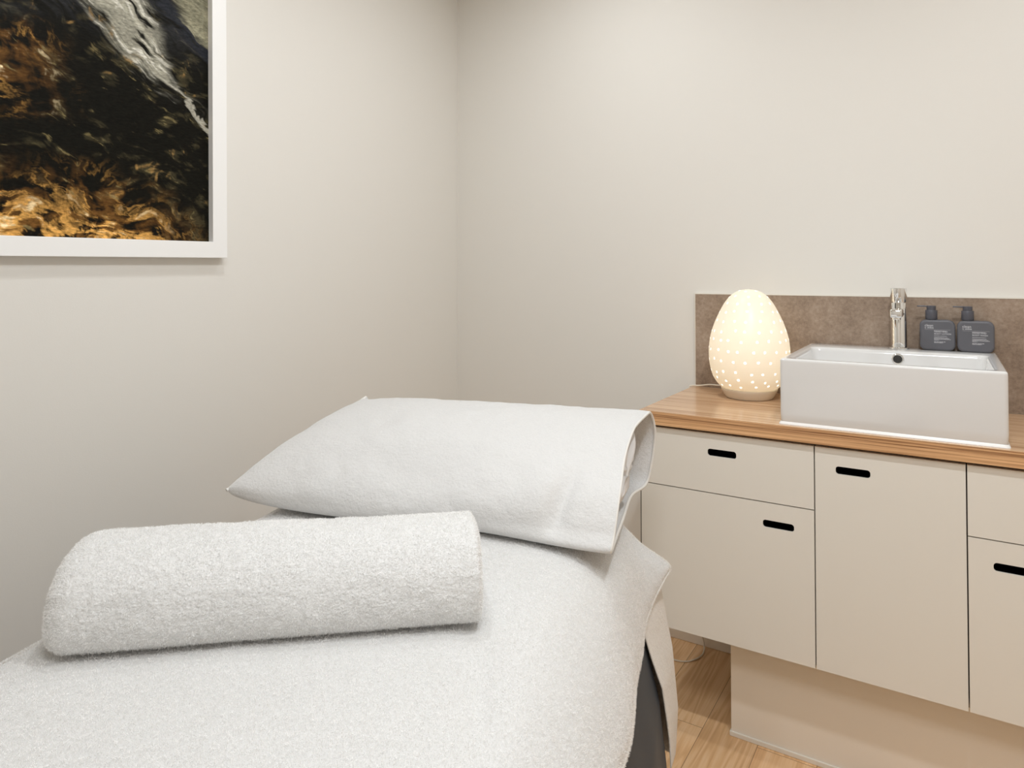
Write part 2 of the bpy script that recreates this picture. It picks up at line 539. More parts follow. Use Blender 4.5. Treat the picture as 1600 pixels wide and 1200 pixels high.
def finger_pull(slot, parent):
    """black recessed cup behind the slot"""
    cx, cz, w, h, r = slot
    bm = bmesh.new()
    y0, y1 = FY + 0.0045, FY + 0.045
    e = 0.0004
    loops = []
    for y, g in ((y0, -0.0002), (y1, -0.0002)):
        vs = []
        for (sx, sz, a0) in ((1, 1, 0), (-1, 1, 90), (-1, -1, 180), (1, -1, 270)):
            ox, oz = cx + sx * (w / 2 - r), cz + sz * (h / 2 - r)
            for k in range(7):
                a = math.radians(a0 + 15 * k)
                vs.append(bm.verts.new((ox + (r + g) * math.cos(a), y, oz + (r + g) * math.sin(a))))
        loops.append(vs)
    n = len(loops[0])
    for i in range(n):
        bm.faces.new((loops[0][i], loops[0][(i + 1) % n], loops[1][(i + 1) % n], loops[1][i]))
    bm.faces.new(loops[1])
    return bm_obj('finger_pull', bm, M['slot'], parent)

def carcass(x0, x1, parent):
    bm = bmesh.new()
    yb, yf = -0.0145, FY + PT + 0.001
    t = 0.016
    add_box(bm, (x0, yf, ZB), (x0 + t, yb, ztop - 0.004))
    add_box(bm, (x1 - t, yf, ZB), (x1, yb, ztop - 0.004))
    add_box(bm, (x0 + t, yf, ZB), (x1 - t, yb, ZB + t))
    add_box(bm, (x0 + t, yf, ztop - 0.02), (x1 - t, yb, ztop - 0.004))
    add_box(bm, (x0 + t, yb - 0.006, ZB + t), (x1 - t, yb, ztop - 0.02))
    return bm_obj('carcass', bm, M['carcass'], parent)

g = 0.0015
zt = ztop - 0.0085
SW, SH, SR = 0.078, 0.0195, 0.0072
units = [
    ('cabinet', 'left cream cabinet unit of the vanity, drawer over a door, beside the treatment table', -0.0085, G1,
     [('drawer', ZD + g, zt, (0.2255, 0.8015, SW, SH, SR)), ('door', ZB, ZD - g, (0.3715, 0.634, SW, SH, SR))]),
    ('cabinet', 'middle cream cabinet unit of the vanity with one tall full-height door', G1, G2,
     [('door', ZB, zt, (0.549, 0.800, SW, SH, SR))]),
    ('cabinet', 'right cream cabinet unit of the vanity, cut off by the right edge of the photo', G2, VX1,
     [('drawer', ZD + g, zt, (1.02, 0.8015, SW, SH, SR)), ('door', ZB, ZD - g, (0.874, 0.631, SW, SH, SR))]),
]
for nm, lab, x0, x1, fronts in units:
    root = thing(nm, lab, 'cabinet', ((x0 + x1) / 2, -0.25, ZB), group='cream cabinet units under the worktop')
    off = Matrix.Translation((-(x0 + x1) / 2, 0.25, -ZB))
    parts = [carcass(x0 + 0.0004, x1 - 0.0004, root)]
    for kind, z0, z1, slot in fronts:
        p = panel_with_slot(kind, x0 + g, x1 - g, z0, z1, slot, M['cabinet'], root)
        parts.append(p)
        parts.append(finger_pull(slot, p))
        parts[-1]['label'] = 'black recessed finger slot'
    for p in parts: p.data.transform(off)
    # visible outer side panels
    if x0 < 0.0:
        q = box('side_panel', (x0 - 0.0012, FY + 0.002, ZB), (x0 + 0.0003, -0.0145, zt), M['cabinet'], root)
        q = box('gap_shade_strip', (x0 - 0.0012, FY + 0.0004, ZB), (x0 + 0.0010, FY + 0.0018, zt), M['gap_shade'], root); q.data.transform(off)  # added dark strip that draws the shaded gap line at the door edge
        q = [c for c in root.children if c.name.startswith('side_panel')][0]; q.data.transform(off)
    if x1 == VX1:
        q = box('side_panel', (x1 - 0.0003, FY + PT + 0.0005, ZB), (x1 + 0.0006, -0.0145, zt), M['cabinet'], root); q.data.transform(off)

# worktop: laminate slab, striped edge band at the front
wt = thing('worktop', 'long oak-look laminate worktop lying across the cream cabinets', 'worktop', (0.628, -0.26, ztop))
o = box('slab', (-0.0085, -D + 0.0002, ztop + 0.0002), (VX1, -0.0125, 0.9), M['counter_top'], wt); o.data.transform(Matrix.Translation((-0.628, 0.26, -ztop)))
o = box('edge_band', (-0.0085, -D - 0.0006, ztop), (VX1, -D + 0.0001, 0.8982), M['counter_edge'], wt); o.data.transform(Matrix.Translation((-0.628, 0.26, -ztop)))  # band stops low; the lighter slab lip stands in for an edge highlight
o['label'] = 'darker striped front edge'
# boxed-in plinth below
pl = thing('plinth', 'tan painted boxed plinth standing on the floor under the floating cabinets', 'plinth', (0.64, -0.22, 0))
bm = bmesh.new(); add_box(bm, (0.2262, -0.4288, 0.0), (1.04, -0.0125, ZB - 0.0005), 0.001, 1)
o = bm_obj('boxing', bm, M['skirting'], pl); o.data.transform(Matrix.Translation((-0.64, 0.22, 0)))
bm = bmesh.new(); add_box(bm, (0.2232, -0.4345, 0.0), (1.043, -0.4290, 0.013), 0.0015, 2)
add_box(bm, (0.2232, -0.4288, 0.0), (0.2260, -0.0125, 0.013), 0.001, 2)
o = bm_obj('floor_bead', bm, M['trim'], pl); o.data.transform(Matrix.Translation((-0.64, 0.22, 0)))

# backsplash
ZS = 1.2236
bs = thing('backsplash', 'brown stone-look tile splashback fixed to the wall behind lamp and basin', 'splashback', (0.628, -0.006, 0.9))
o = box('tile', (0.0, -0.0115, 0.9002), (VX1, -0.0004, ZS), M['stone'], bs); o.data.transform(Matrix.Translation((-0.628, 0.006, -0.9)))
bm = bmesh.new(); add_box(bm, (-0.0025, -0.0125, ZS), (VX1 + 0.0025, -0.0004, ZS + 0.0030))
add_box(bm, (-0.0025, -0.0122, 0.9002), (0.0, -0.0004, ZS))
o = bm_obj('edge_trim', bm, M['trim'], bs); o.data.transform(Matrix.Translation((-0.628, 0.006, -0.9)))

# ------------------------------------------------------------------ basin
BX0, BX1, BY0, BY1, BZ = 0.3767, 0.8676, -0.5005, -0.0165, 0.9 + 0.1716
def rrect(x0, x1, y0, y1, r, n=8):
    pts = []
    for (cx, cy, a0) in ((x1 - r, y1 - r, 0), (x0 + r, y1 - r, 90), (x0 + r, y0 + r, 180), (x1 - r, y0 + r, 270)):
        for k in range(n + 1):
            a = math.radians(a0 + 90 * k / n)
            pts.append((cx + r * math.cos(a), cy + r * math.sin(a)))
    return pts
def loft(name, rings, mat, parent, cap0=True, cap1=True):
    V, F = [], []
    m = len(rings[0][0])
    for pts, z in rings:
        for x, y in pts: V.append((x, y, z))
    for i in range(len(rings) - 1):
        for k in range(m):
            k2 = (k + 1) % m
            F.append((i * m + k, i * m + k2, (i + 1) * m + k2, (i + 1) * m + k))
    if cap0: F.append(tuple(reversed(range(m))))
    if cap1: F.append(tuple((len(rings) - 1) * m + k for k in range(m)))
    o = mesh_obj(name, V, F, mat, parent, True)
    return o
def setback(i, e):
    return rrect(BX0 + i, BX1 - i, BY0 + i, BY1 - i, e)
IX0, IX1, IY0, IY1 = 0.402, 0.842, -0.478, -0.140
rings = [(setback(0.004, 0.008), 0.9003), (setback(0.001, 0.010), 0.906), (setback(0.0, 0.010), 0.93), (setback(0.0, 0.010), BZ - 0.008)]
for k in range(1, 6):
    a = k * PI / 10
    rings.append((setback(0.006 * (1 - math.cos(a)), 0.010), BZ - 0.006 + 0.006 * math.sin(a)))
inn = lambda i, r: rrect(IX0 + i, IX1 - i, IY0 + i, IY1 - i, r)
rings += [(inn(-0.006, 0.026), BZ), (inn(-0.003, 0.024), BZ - 0.0008), (inn(0.0, 0.022), BZ - 0.004), (inn(0.002, 0.022), BZ - 0.012),
          (inn(0.012, 0.035), BZ - 0.090), (inn(0.022, 0.045), BZ - 0.112), (inn(0.045, 0.05), BZ - 0.124), (inn(0.12, 0.03), BZ - 0.130)]
basin = thing('washbasin', 'white rectangular ceramic washbasin standing on the oak worktop', 'washbasin', ((BX0 + BX1) / 2, -0.25, 0.9))
offb = Matrix.Translation((-(BX0 + BX1) / 2, 0.25, -0.9))
o = loft('bowl', rings, M['porcelain'], basin); o.data.transform(offb)
# silicone bead round the foot
sb = [(setback(0.0035, 0.008), 0.9003), (setback(-0.0035, 0.010), 0.9003), (setback(-0.0025, 0.010), 0.903), (setback(0.0005, 0.010), 0.9075)]
o = loft('silicone_bead', sb, M['silicone'], basin, False, False); o.data.transform(offb)
# overflow ring on the inner back wall
def disc_y(name, cx, y, cz, prof, mat, parent):
    V, F = [], []
    n = 40
    for r, dy in prof:
        for k in range(n):
            a = 2 * PI * k / n
            V.append((cx + r * math.cos(a), y + dy, cz + r * math.sin(a)))
    for i in range(len(prof) - 1):
        for k in range(n):
            k2 = (k + 1) % n
            F.append((i * n + k, i * n + k2, (i + 1) * n + k2, (i + 1) * n + k))
    F.append(tuple((len(prof) - 1) * n + k for k in range(n)))
    return mesh_obj(name, V, F, mat, parent, True)
OX, OY, OZ = 0.6300, IY1 - 0.0040, BZ - 0.0225
o = disc_y('overflow_ring', OX, OY, OZ, [(0.0165, 0.002), (0.0160, -0.0020), (0.0145, -0.0032), (0.0115, -0.0028), (0.0100, -0.0005)], M['chrome'], basin); o.data.transform(offb)
o.data.polygons[len(o.data.polygons) - 1].use_smooth = False
ring = o
o = disc_y('overflow_hole', OX, OY, OZ, [(0.0104, -0.0022), (0.0100, -0.0024)], M['dark_hole'], ring); o.data.transform(offb)
o = lathe('drain', [(0.001, 0.0), (0.030, 0.0), (0.032, 0.0018), (0.028, 0.0035), (0.001, 0.0045)], M['chrome'], basin, 48); o.location = (0, -0.06, BZ - 0.1298 - 0.9)

# ------------------------------------------------------------------ tap
TX, TY = 0.6292, -0.062
tap = thing('mixer_tap', 'chrome single-lever mixer tap standing on the back ledge of the washbasin', 'tap', (TX, TY, BZ + 0.0002))
lathe('base_flange', [(0.026, 0.0), (0.027, 0.001), (0.027, 0.004), (0.0245, 0.0055), (0.0225, 0.0055)], M['chrome'], tap, 48)
lathe('body', [(0.0212, 0.0045), (0.0212, 0.134), (0.0204, 0.136), (0.0204, 0.1365)], M['chrome'], tap, 64)
lathe('handle', [(0.0190, 0.1360), (0.0190, 0.1385), (0.0218, 0.1392), (0.0222, 0.140), (0.0222, 0.1790), (0.0214, 0.1800), (0.0001, 0.1800)], M['chrome'], tap, 64)
hl = tap.children[-1]
bm = bmesh.new(); add_box(bm, (-0.0055, -0.002, -0.0028), (0.0055, 0.052, 0.0028), 0.002, 3)
lv = bm_obj('lever', bm, M['chrome'], hl, True); lv.location = (0.0, 0.0185, 0.166); lv.rotation_euler = (math.radians(14), 0, 0)
# spout: flat-bottomed block with rounded tip, towards the bowl
bm = bmesh.new()
add_box(bm, (-0.0155, -0.132, 0.098), (0.0155, -0.012, 0.122), 0.0055, 4)
sp = bm_obj('spout', bm, M['chrome'], tap, True)
sp.data.polygons.foreach_set('use_smooth', [True] * len(sp.data.polygons))
a_ = lathe('aerator', [(0.0105, 0.0), (0.0115, 0.001), (0.0115, 0.006)], M['chrome'], sp, 32); a_.location = (0, -0.118, 0.0925)

# ------------------------------------------------------------------ pump bottles
def text_mesh(txt, size, loc, parent, name='lettering', bold=0.0):
    cu = bpy.data.curves.new('t', 'FONT')
    cu.body = txt; cu.size = size; cu.extrude = 0.00015; cu.offset = bold
    to = bpy.data.objects.new('t', cu)
    COL.objects.link(to)
    dg = bpy.context.evaluated_depsgraph_get()
    me = bpy.data.meshes.new_from_object(to.evaluated_get(dg))
    bpy.data.objects.remove(to)
    R = Matrix.Translation(loc) @ Matrix.Rotation(PI / 2, 4, 'X')
    me.transform(R)
    return me
def make_bottle(label, x, y, w, h, rz, lines, neck_dx):
    root = thing('pump_bottle', label, 'pump bottle', (x, y, BZ + 0.0003), rz, 'grey pump bottles behind the basin')
    dpt = 0.040
    V, F = [], []
    r = 0.0175
    rings = []
    e = 0.006
    def sect(inset, yy):
        return [(px, yy, pz) for px, pz in rrect(-w / 2 + inset, w / 2 - inset, inset, h - inset, max(r - inset * 0.6, 0.004), 8)]
    K = 6
    for k in range(K + 1):
        a = k / K * PI / 2
        rings.append(sect(e * (1 - math.sin(a)), -dpt / 2 + e * (1 - math.cos(a))))
    for k in range(K + 1):
        a = PI / 2 - k / K * PI / 2
        rings.append(sect(e * (1 - math.sin(a)), dpt / 2 - e * (1 - math.cos(a))))
    for q in rings: V += q
    m = len(rings[0])
    for i in range(len(rings) - 1):
        for k in range(m):
            k2 = (k + 1) % m
            F.append((i * m + k, i * m + k2, (i + 1) * m + k2, (i + 1) * m + k))
    F.append(tuple(reversed(range(m)))); F.append(tuple((len(rings) - 1) * m + k for k in range(m)))
    b = mesh_obj('body', V, F, M['bottle'], root, True)
    b.data.polygons[len(b.data.polygons) - 1].use_smooth = False
    b.data.polygons[len(b.data.polygons) - 2].use_smooth = False
    c = lathe('collar', [(0.0120, -0.002), (0.0120, 0.0005), (0.0150, 0.001), (0.0155, 0.002), (0.0155, 0.027), (0.0148, 0.028), (0.0120, 0.028)], M['pump'], root, 40); c.location = (neck_dx, 0, h)
    p = lathe('pump_head', [(0.0105, 0.0275), (0.0118, 0.028), (0.0118, 0.0395), (0.0110, 0.0405), (0.0001, 0.0405)], M['pump'], root, 40); p.location = (neck_dx, 0, h)
    bm = bmesh.new(); add_box(bm, (-0.036, -0.0032, 0.0368), (-0.006, 0.0032, 0.0405), 0.0012, 2)
    nz = bm_obj('nozzle', bm, M['pump'], p)
    # printed lettering on the front
    yf = -dpt / 2 - 0.00005
    mes = []
    x0 = -w / 2 + 0.0125
    x1 = -w / 2 + 0.036
    lt = thing_part = None
    big = [text_mesh('clean', 0.0105, (x0, yf, h - 0.0195), None),
           text_mesh('by', 0.0050, (x0, yf, h - 0.0245), None),
           text_mesh('endota', 0.0056, (x0 + 0.0068, yf, h - 0.0245), None, bold=0.0001)]
    ty = h - 0.0355
    tx = []
    for s_, t_ in lines:
        tx.append(text_mesh(t_, s_, (x1, yf, ty), None)); ty -= s_ * 1.02
    bm = bmesh.new()
    for me in big + tx: bm.from_mesh(me)
    for me in big + tx: bpy.data.meshes.remove(me)
    add_box(bm, (x0, yf - 0.0001, h - 0.0283), (w / 2 - 0.012, yf + 0.0001, h - 0.0280))
    # the smallest print, too fine to read: rows of short dashes
    rnd = random.Random(5)
    def row(z, L, hgt):
        px = x1
        while px < x1 + L:
            ww = rnd.uniform(0.0012, 0.0042)
            add_box(bm, (px, yf - 0.0001, z), (min(px + ww, x1 + L), yf + 0.0001, z + hgt))
            px += ww + 0.0008
    row(h - 0.0318, 0.030, 0.0011)
    zz = ty + 0.0014
    row(zz, 0.032, 0.0010); zz -= 0.0045
    for L in (0.034, 0.038, 0.041, 0.012):
        row(zz, L, 0.0010); zz -= 0.0024
    zz -= 0.0026
    row(zz, 0.028, 0.0013); row(zz - 0.0028, 0.022, 0.0013)
    me = bpy.data.meshes.new('lettering'); bm.to_mesh(me); bm.free()
    me.materials.append(M['print'])
    lo = bpy.data.objects.new('lettering', me); COL.objects.link(lo); lo.parent = b
    lo['label'] = 'pale printed lettering'
    return root
make_bottle('grey pump bottle of hand and body lotion, next to the chrome tap', 0.7265, -0.047, 0.0885, 0.0885, math.radians(1.5),
            [(0.0062, 'HAND AND'), (0.0062, 'BODY LOTION')], -0.0145)
make_bottle('grey pump bottle of hand and body wash, at the right corner of the basin', 0.8195, -0.050, 0.0885, 0.0885, math.radians(-1.0),
            [(0.0062, 'HAND AND'), (0.0062, 'BODY WASH')], -0.0185)

# ------------------------------------------------------------------ egg lamp
LX, LY = 0.2135, -0.142
lamp = thing('egg_lamp', 'glowing egg-shaped table lamp with pinholes, standing left of the washbasin', 'table lamp', (LX, LY, 0.9003))
lathe('base', [(0.066, 0.0), (0.071, 0.0012), (0.0775, 0.010), (0.083, 0.022), (0.0865, 0.0285), (0.0862, 0.0305), (0.083, 0.0312), (0.0, 0.0312)], M['ceramic'], lamp, 96)
prof = catmull([(0.0815, 0.0312), (0.0935, 0.0405), (0.1065, 0.058), (0.1150, 0.078), (0.1215, 0.108), (0.1235, 0.140), (0.1220, 0.168), (0.1165, 0.201),
                (0.1055, 0.236), (0.0905, 0.270), (0.0725, 0.303), (0.0520, 0.327), (0.0280, 0.341), (0.0006, 0.345)], 240)
NA = 420
ang = np.arange(NA) * 2 * PI / NA
R_, Z_ = prof[:, 0][:, None], prof[:, 1][:, None]
V = np.stack([R_ * np.cos(ang), R_ * np.sin(ang), Z_ + 0 * ang], -1)
F = grid_faces(len(prof), NA, True)
# pinholes in wavering rows round the egg
holes = []
zrows = [0.047, 0.064, 0.088, 0.124, 0.156, 0.186, 0.216, 0.246, 0.275, 0.301, 0.322, 0.337]
rr = random.Random(3)
for i, z in enumerate(zrows):
    r = float(np.interp(z, prof[:, 1], prof[:, 0]))
    n = max(5, int(2 * PI * r / 0.0385))
    for k in range(n):
        a = 2 * PI * (k + (0.5 if i % 2 else 0.0)) / n + rr.uniform(-0.12, 0.12) * 0.5
        z2 = z + rr.uniform(-0.004, 0.004)
        r2 = float(np.interp(z2, prof[:, 1], prof[:, 0]))
        holes.append((r2 * math.cos(a), r2 * math.sin(a), z2))
cen = V.reshape(-1, 3)[F].mean(1)
keep = np.ones(len(F), bool)
for hpt in holes:
    keep &= ((cen - np.array(hpt)) ** 2).sum(1) > 0.0039 ** 2
sh = np_obj('shade', V, F, M['shade'], lamp)
sh.data.materials.append(M['hole'])
sh.data.polygons.foreach_set('material_index', (~keep).astype(np.int32))
bl = bpy.data.lights.new('lamp_bulb', 'POINT'); bl.energy = 0.44; bl.color = (1.0, 0.89, 0.72); bl.shadow_soft_size = 0.022
bo = bpy.data.objects.new('lamp_bulb', bl); COL.objects.link(bo); bo.parent = lamp; bo.location = (0, 0, 0.165)
# cord: over the worktop, down beside the cabinet, loose loop on the floor
cp = [(-0.060, 0.030, 0.024), (-0.090, 0.044, 0.024), (-0.118, 0.062, 0.020), (-0.152, 0.086, 0.016), (-0.190, 0.100, 0.008), (-0.220, 0.108, 0.0040), (-0.2290, 0.107, -0.004),
      (-0.2300, 0.107, -0.05), (-0.2300, 0.108, -0.35), (-0.2300, 0.106, -0.62), (-0.212, 0.112, -0.75), (-0.196, 0.118, -0.84), (-0.183, 0.112, -0.885), (-0.178, 0.090, -0.8965),
      (-0.180, 0.052, -0.8975), (-0.205, 0.005, -0.8975), (-0.246, -0.010, -0.8975), (-0.300, 0.006, -0.8975), (-0.38, 0.06, -0.8975), (-0.47, 0.105, -0.8975)]
Vt, Ft = tube_verts(catmull(cp, 160), 0.0025, 8)
mesh_obj('cord', Vt, Ft, M['cord'], lamp, True)

# ------------------------------------------------------------------ picture
PZ = 0.95; PW = 1.10
pic = thing('framed_picture', 'large white-framed photograph of dark rippling water with golden light, on the left wall', 'picture', (XA + 0.0004, -1.158, 1.3405))
pic.rotation_euler = (math.radians(0.75), 0, 0)
FD, FW = 0.030, 0.046
bm = bmesh.new()
def miter(bm, a0, a1, b0, b1, horizontal):
    pass
outer = [(0, 0), (-PW, 0), (-PW, PZ), (0, PZ)]
inner = [(-FW, FW), (-PW + FW, FW), (-PW + FW, PZ - FW), (-FW, PZ - FW)]
inner2 = inner
rail_names = ['bottom_rail', 'side_rail', 'top_rail', 'side_rail']
for i in range(4):
    j = (i + 1) % 4
    bm = bmesh.new()
    a, b, c, d = outer[i], outer[j], inner[j], inner[i]
    e = 0.0008
    f = [bm.verts.new((0.0, p[0], p[1])) for p in (a, b, c, d)]
    t = [bm.verts.new((FD, p[0], p[1])) for p in (a, b, c, d)]
    bm.faces.new(f); bm.faces.new(t)
    for k in range(4):
        bm.faces.new((f[k], f[(k + 1) % 4], t[(k + 1) % 4], t[k]))
    long_e = [ed for ed in bm.edges if (abs(ed.verts[0].co.x - FD) < 1e-6 and abs(ed.verts[1].co.x - FD) < 1e-6 and ed.calc_length() > 0.3)]
    bmesh.ops.bevel(bm, geom=long_e, offset=0.0012, segments=2, affect='EDGES', profile=0.5)
    bm_obj(rail_names[i], bm, M['frame'], pic)
# the printed image as a dense vertex-coloured sheet
IW, IH = PW - 2 * FW, PZ - 2 * FW
ny, nz = 640, 560
U = np.linspace(0, 1, ny)[:, None] + np.zeros((1, nz))
W = np.linspace(0, 1, nz)[None, :] + np.zeros((ny, 1))
# metres from the lower right corner of the print: l to the left, h up
l = U * IW; h = W * IH
Vp = np.stack([np.full_like(l, 0.0095), -FW - l, FW + h], -1)
def water(l, h):
    # a runs 0..1 over the right 0.52 m of the print (left to right), b runs 0..1 over the lower 0.72 m
    a = 1 - l / 0.52
    b = h / 0.72
    w1 = fbm(l * 7, h * 9, o=4); w2 = fbm(l * 7 + 31, h * 9 + 17, o=4)
    x = l + 0.055 * w1; y = h + 0.045 * w2
    # ripples run down to the right; p along them, q across
    p_ = (-x * 0.86 - y * 0.51); q_ = (-x * 0.51 + y * 0.86)
    rip = fbm(p_ * 9, q_ * 58, o=5, g=0.6)
    rip2 = fbm(p_ * 24 + 4, q_ * 95, o=4, g=0.62)
    cell = fbm(x * 22, y * 40, o=4, g=0.55)
    vert = fbm(x * 90, y * 11, o=4, g=0.6)
    patch = fbm(l * 5 + 2, h * 6 + 8, o=3)
    dark = np.array([0.0075, 0.0070, 0.0050]); olive = np.array([0.060, 0.051, 0.026])
    c = np.zeros(l.shape + (3,)) + dark
    def mix(c, col, k):
        k = np.clip(k, 0, 1)[..., None]
        return c * (1 - k) + np.asarray(col) * k
    c = mix(c, olive, smooth(0.05, 0.62, cell + 0.55 * rip2 + 0.25 * patch) * 0.75)
    brown = (0.17, 0.078, 0.020); gold = (0.86, 0.46, 0.12); pale = (1.0, 0.84, 0.52)
    # golden light on the bed of the stream: low on the left, fading to the right and upwards
    low = smooth(0.34, 0.02, b + 0.16 * smooth(0.35, 1.0, a) + 0.07 * w1)
    left = smooth(0.36, 0.0, a + 0.12 * w2) * smooth(0.72, 0.60, b + 0.05 * w1) * smooth(0.34, 0.50, b)
    reg = np.clip(low * smooth(1.05, 0.62, a) + 0.8 * left, 0, 1)
    c = mix(c, brown, reg * smooth(-0.25, 0.35, cell + 0.3 * vert))
    xx = l + 0.025 * w1 + 0.008 * cell; yy = h + 0.022 * w2 + 0.008 * rip2
    diag = fbm((xx * 0.75 + yy) * 19 + 2, (yy - xx * 0.5) * 40 + 2 * w2, o=5, g=0.62)
    k1 = np.exp(-((diag - 0.08) / 0.085) ** 2) * smooth(-0.3, 0.35, fbm(l * 10 + 5, h * 12, o=3) + 0.4 * low)
    c = mix(c, gold, reg * k1 * (0.75 + 0.5 * vert))
    glow = smooth(0.20, 0.0, b + 0.08 * w2) * smooth(0.85, 0.55, a)
    c = mix(c, gold, glow * smooth(0.0, 0.45, diag + 0.22 * vert + 0.35 * rip2 + 0.08) * 0.85)
    c = mix(c, pale, glow * smooth(0.22, 0.62, diag + 0.45 * cell + 0.1 * vert))
    c = mix(c, pale, left * smooth(0.30, 0.62, cell + 0.4 * vert))
    # scattered warm glints in the middle
    gl = smooth(0.30, 0.60, cell * 0.7 + 0.35 * vert + 0.45 * patch - 0.12 * a) * smooth(0.92, 0.74, b)
    c = mix(c, (0.42, 0.25, 0.085), gl * 0.75)
    gl2 = smooth(0.48, 0.68, rip2 + 0.35 * cell) * smooth(0.8, 0.6, b)
    c = mix(c, (0.30, 0.235, 0.10), gl2 * 0.5)
    # dark blue-grey water over the top
    top = smooth(0.66, 0.84, b + 0.05 * w1)
    c = mix(c, (0.032, 0.033, 0.036), top * smooth(-0.4, 0.3, rip) * 0.85)
    c = mix(c, (0.17, 0.155, 0.105), top * smooth(0.22, 0.60, rip + 0.3 * rip2) * 0.65)
    # silver patch, upper middle, running down to the right edge
    u_ = (a - 0.46) * 0.82 - (b - 0.90) * 0.57
    v_ = (a - 0.46) * 0.57 + (b - 0.90) * 0.82
    ed = 0.07 * rip + 0.05 * w2
    m = smooth(0.155, 0.06, np.abs(v_ + 0.02 + ed) + 0.13 * smooth(0.10, 0.62, u_)) * smooth(-0.12, 0.0, u_ + ed) * smooth(0.72, 0.55, u_ + ed)
    m = m * smooth(-0.42, -0.10, rip + 0.25 * rip2)
    sil = np.array([0.36, 0.345, 0.275]) * np.clip(0.85 + 0.75 * rip + 0.45 * rip2, 0.15, 2)[..., None]
    c = c * (1 - m[..., None]) + sil * m[..., None]
    c = mix(c, (0.62, 0.60, 0.52), m * smooth(0.18, 0.45, rip2 + 0.5 * rip))
    # thin pale tongue on the right below it
    m2 = smooth(0.020, 0.006, np.abs((b - 0.56) + 0.95 * (a - 0.86) + 0.05 * rip)) * smooth(0.78, 0.86, a)
    c = mix(c, (0.40, 0.38, 0.31), m2 * 0.9)
    # grey-olive reflections in the top right corner behind a dark band
    m3 = smooth(0.03, 0.12, (a - 0.62) * 0.6 + (b - 0.93) * 0.9 + 0.06 * rip + 0.04 * w1)
    cor = np.array([0.25, 0.235, 0.16]) * np.clip(0.85 + 0.7 * rip + 0.4 * rip2, 0.2, 2)[..., None]
    c = c * (1 - m3[..., None]) + cor * m3[..., None]
    m4 = smooth(0.05, 0.015, np.abs((b - 0.86) + 0.62 * (a - 0.80) + 0.05 * rip)) * smooth(0.5, 0.6, a)
    c = mix(c, (0.022, 0.024, 0.030), m4 * 0.9 * smooth(-0.35, 0.05, -rip + 0.1))
    return np.clip(c, 0, 1)
colr = water(l, h)
art = np_obj('print', Vp, grid_faces(ny, nz), None, pic)
ca = art.data.color_attributes.new('tint', 'FLOAT_COLOR', 'POINT')
rgba = np.concatenate([colr.reshape(-1, 3), np.ones((ny * nz, 1))], 1).astype(np.float32)
ca.data.foreach_set('color', rgba.ravel())
t = NT('print_paper')
vc = t.n('ShaderNodeVertexColor'); vc.layer_name = 'tint'
nf = t.n('ShaderNodeTexNoise'); nf.inputs['Scale'].default_value = 160; nf.inputs['Detail'].default_value = 4
t.l(t.coord((1, 0.55, 1.6)), nf.inputs['Vector'])
mr = t.n('ShaderNodeMapRange'); mr.inputs[1].default_value = 0.3; mr.inputs[2].default_value = 0.7; mr.inputs[3].default_value = 0.65; mr.inputs[4].default_value = 1.35
t.l(nf.outputs[0], mr.inputs[0])
vm = t.n('ShaderNodeVectorMath', operation='SCALE'); t.l(vc.outputs[0], vm.inputs[0]); t.l(mr.outputs[0], vm.inputs['Scale'])
t.l(vm.outputs[0], t.b.inputs['Base Color'])
t.b.inputs['Roughness'].default_value = 0.45
t.b.inputs['Specular IOR Level'].default_value = 0.06
art.data.materials.append(t.m)
bm = bmesh.new(); add_box(bm, (0.0005, -PW + FW + 0.0005, FW + 0.0005), (0.009, -FW - 0.0005, PZ - FW - 0.0005))
bm_obj('backing_board', bm, M['carcass'], pic)

# ------------------------------------------------------------------ treatment table (local frame: s across, t towards the head)
ANG = math.radians(17)
RV = np.array([math.cos(ANG), math.sin(ANG)]); UV = np.array([-math.sin(ANG), math.cos(ANG)])
def world_of(s, t_, z):
    s = np.asarray(s, float); t_ = np.asarray(t_, float); z = np.asarray(z, float) + 0 * s
    return np.stack([s * RV[0] + t_ * UV[0], s * RV[1] + t_ * UV[1], z], -1)
S0, S1, T1, T0 = -0.925, -0.225, -0.885, -2.78   # left, right, head end, foot end
ZT = 0.742
def place(o, s, t_, z):
    """shift a mesh built in world coordinates so its origin sits at (s,t,z), with the table's heading"""
    p = world_of(s, t_, z)
    Mx = Matrix.Translation(Vector(p)) @ Matrix.Rotation(ANG, 4, 'Z')
    o.data.transform(Mx.inverted())
    o.matrix_basis = Mx
def local_obj(name, P, F, mat, root, extra=None):
    """P in (s,t,z) world metres -> mesh in the frame of root (an empty with heading ANG at root['org'])"""
    org = root['_o']
    Q = np.asarray(P, float) - np.array(org)
    return np_obj(name, Q, F, mat, root, True, extra)
def bed_thing(name, label, cat, org):
    p = world_of(*org)
    o = thing(name, label, cat, tuple(p), ANG)
    o['_o'] = list(org)
    return o

table = bed_thing('treatment_table', 'massage treatment table in a charcoal fabric cover, under the white towels', 'treatment table', ((S0 + S1) / 2, (T0 + T1) / 2, 0.0))
# padded top
bm = bmesh.new()
add_box(bm, (S0 + 0.01, T0 + 0.01, ZT - 0.075), (S1 - 0.01, T1 - 0.01, ZT - 0.012), 0.022, 4)
o = bm_obj('padded_top', bm, M['dark'], table, True); o.data.transform(Matrix.Translation(-Vector(table['_o'])))
# legs inside the skirt
for sx in (S0 + 0.10, S1 - 0.10):
    for ty in (T0 + 0.2, T1 - 0.2):
        bm = bmesh.new(); add_box(bm, (sx - 0.025, ty - 0.025, 0.0), (sx + 0.025, ty + 0.025, ZT - 0.0755), 0.004, 2)
        o = bm_obj('leg', bm, M['carcass'], table); o.data.transform(Matrix.Translation(-Vector(table['_o'])))
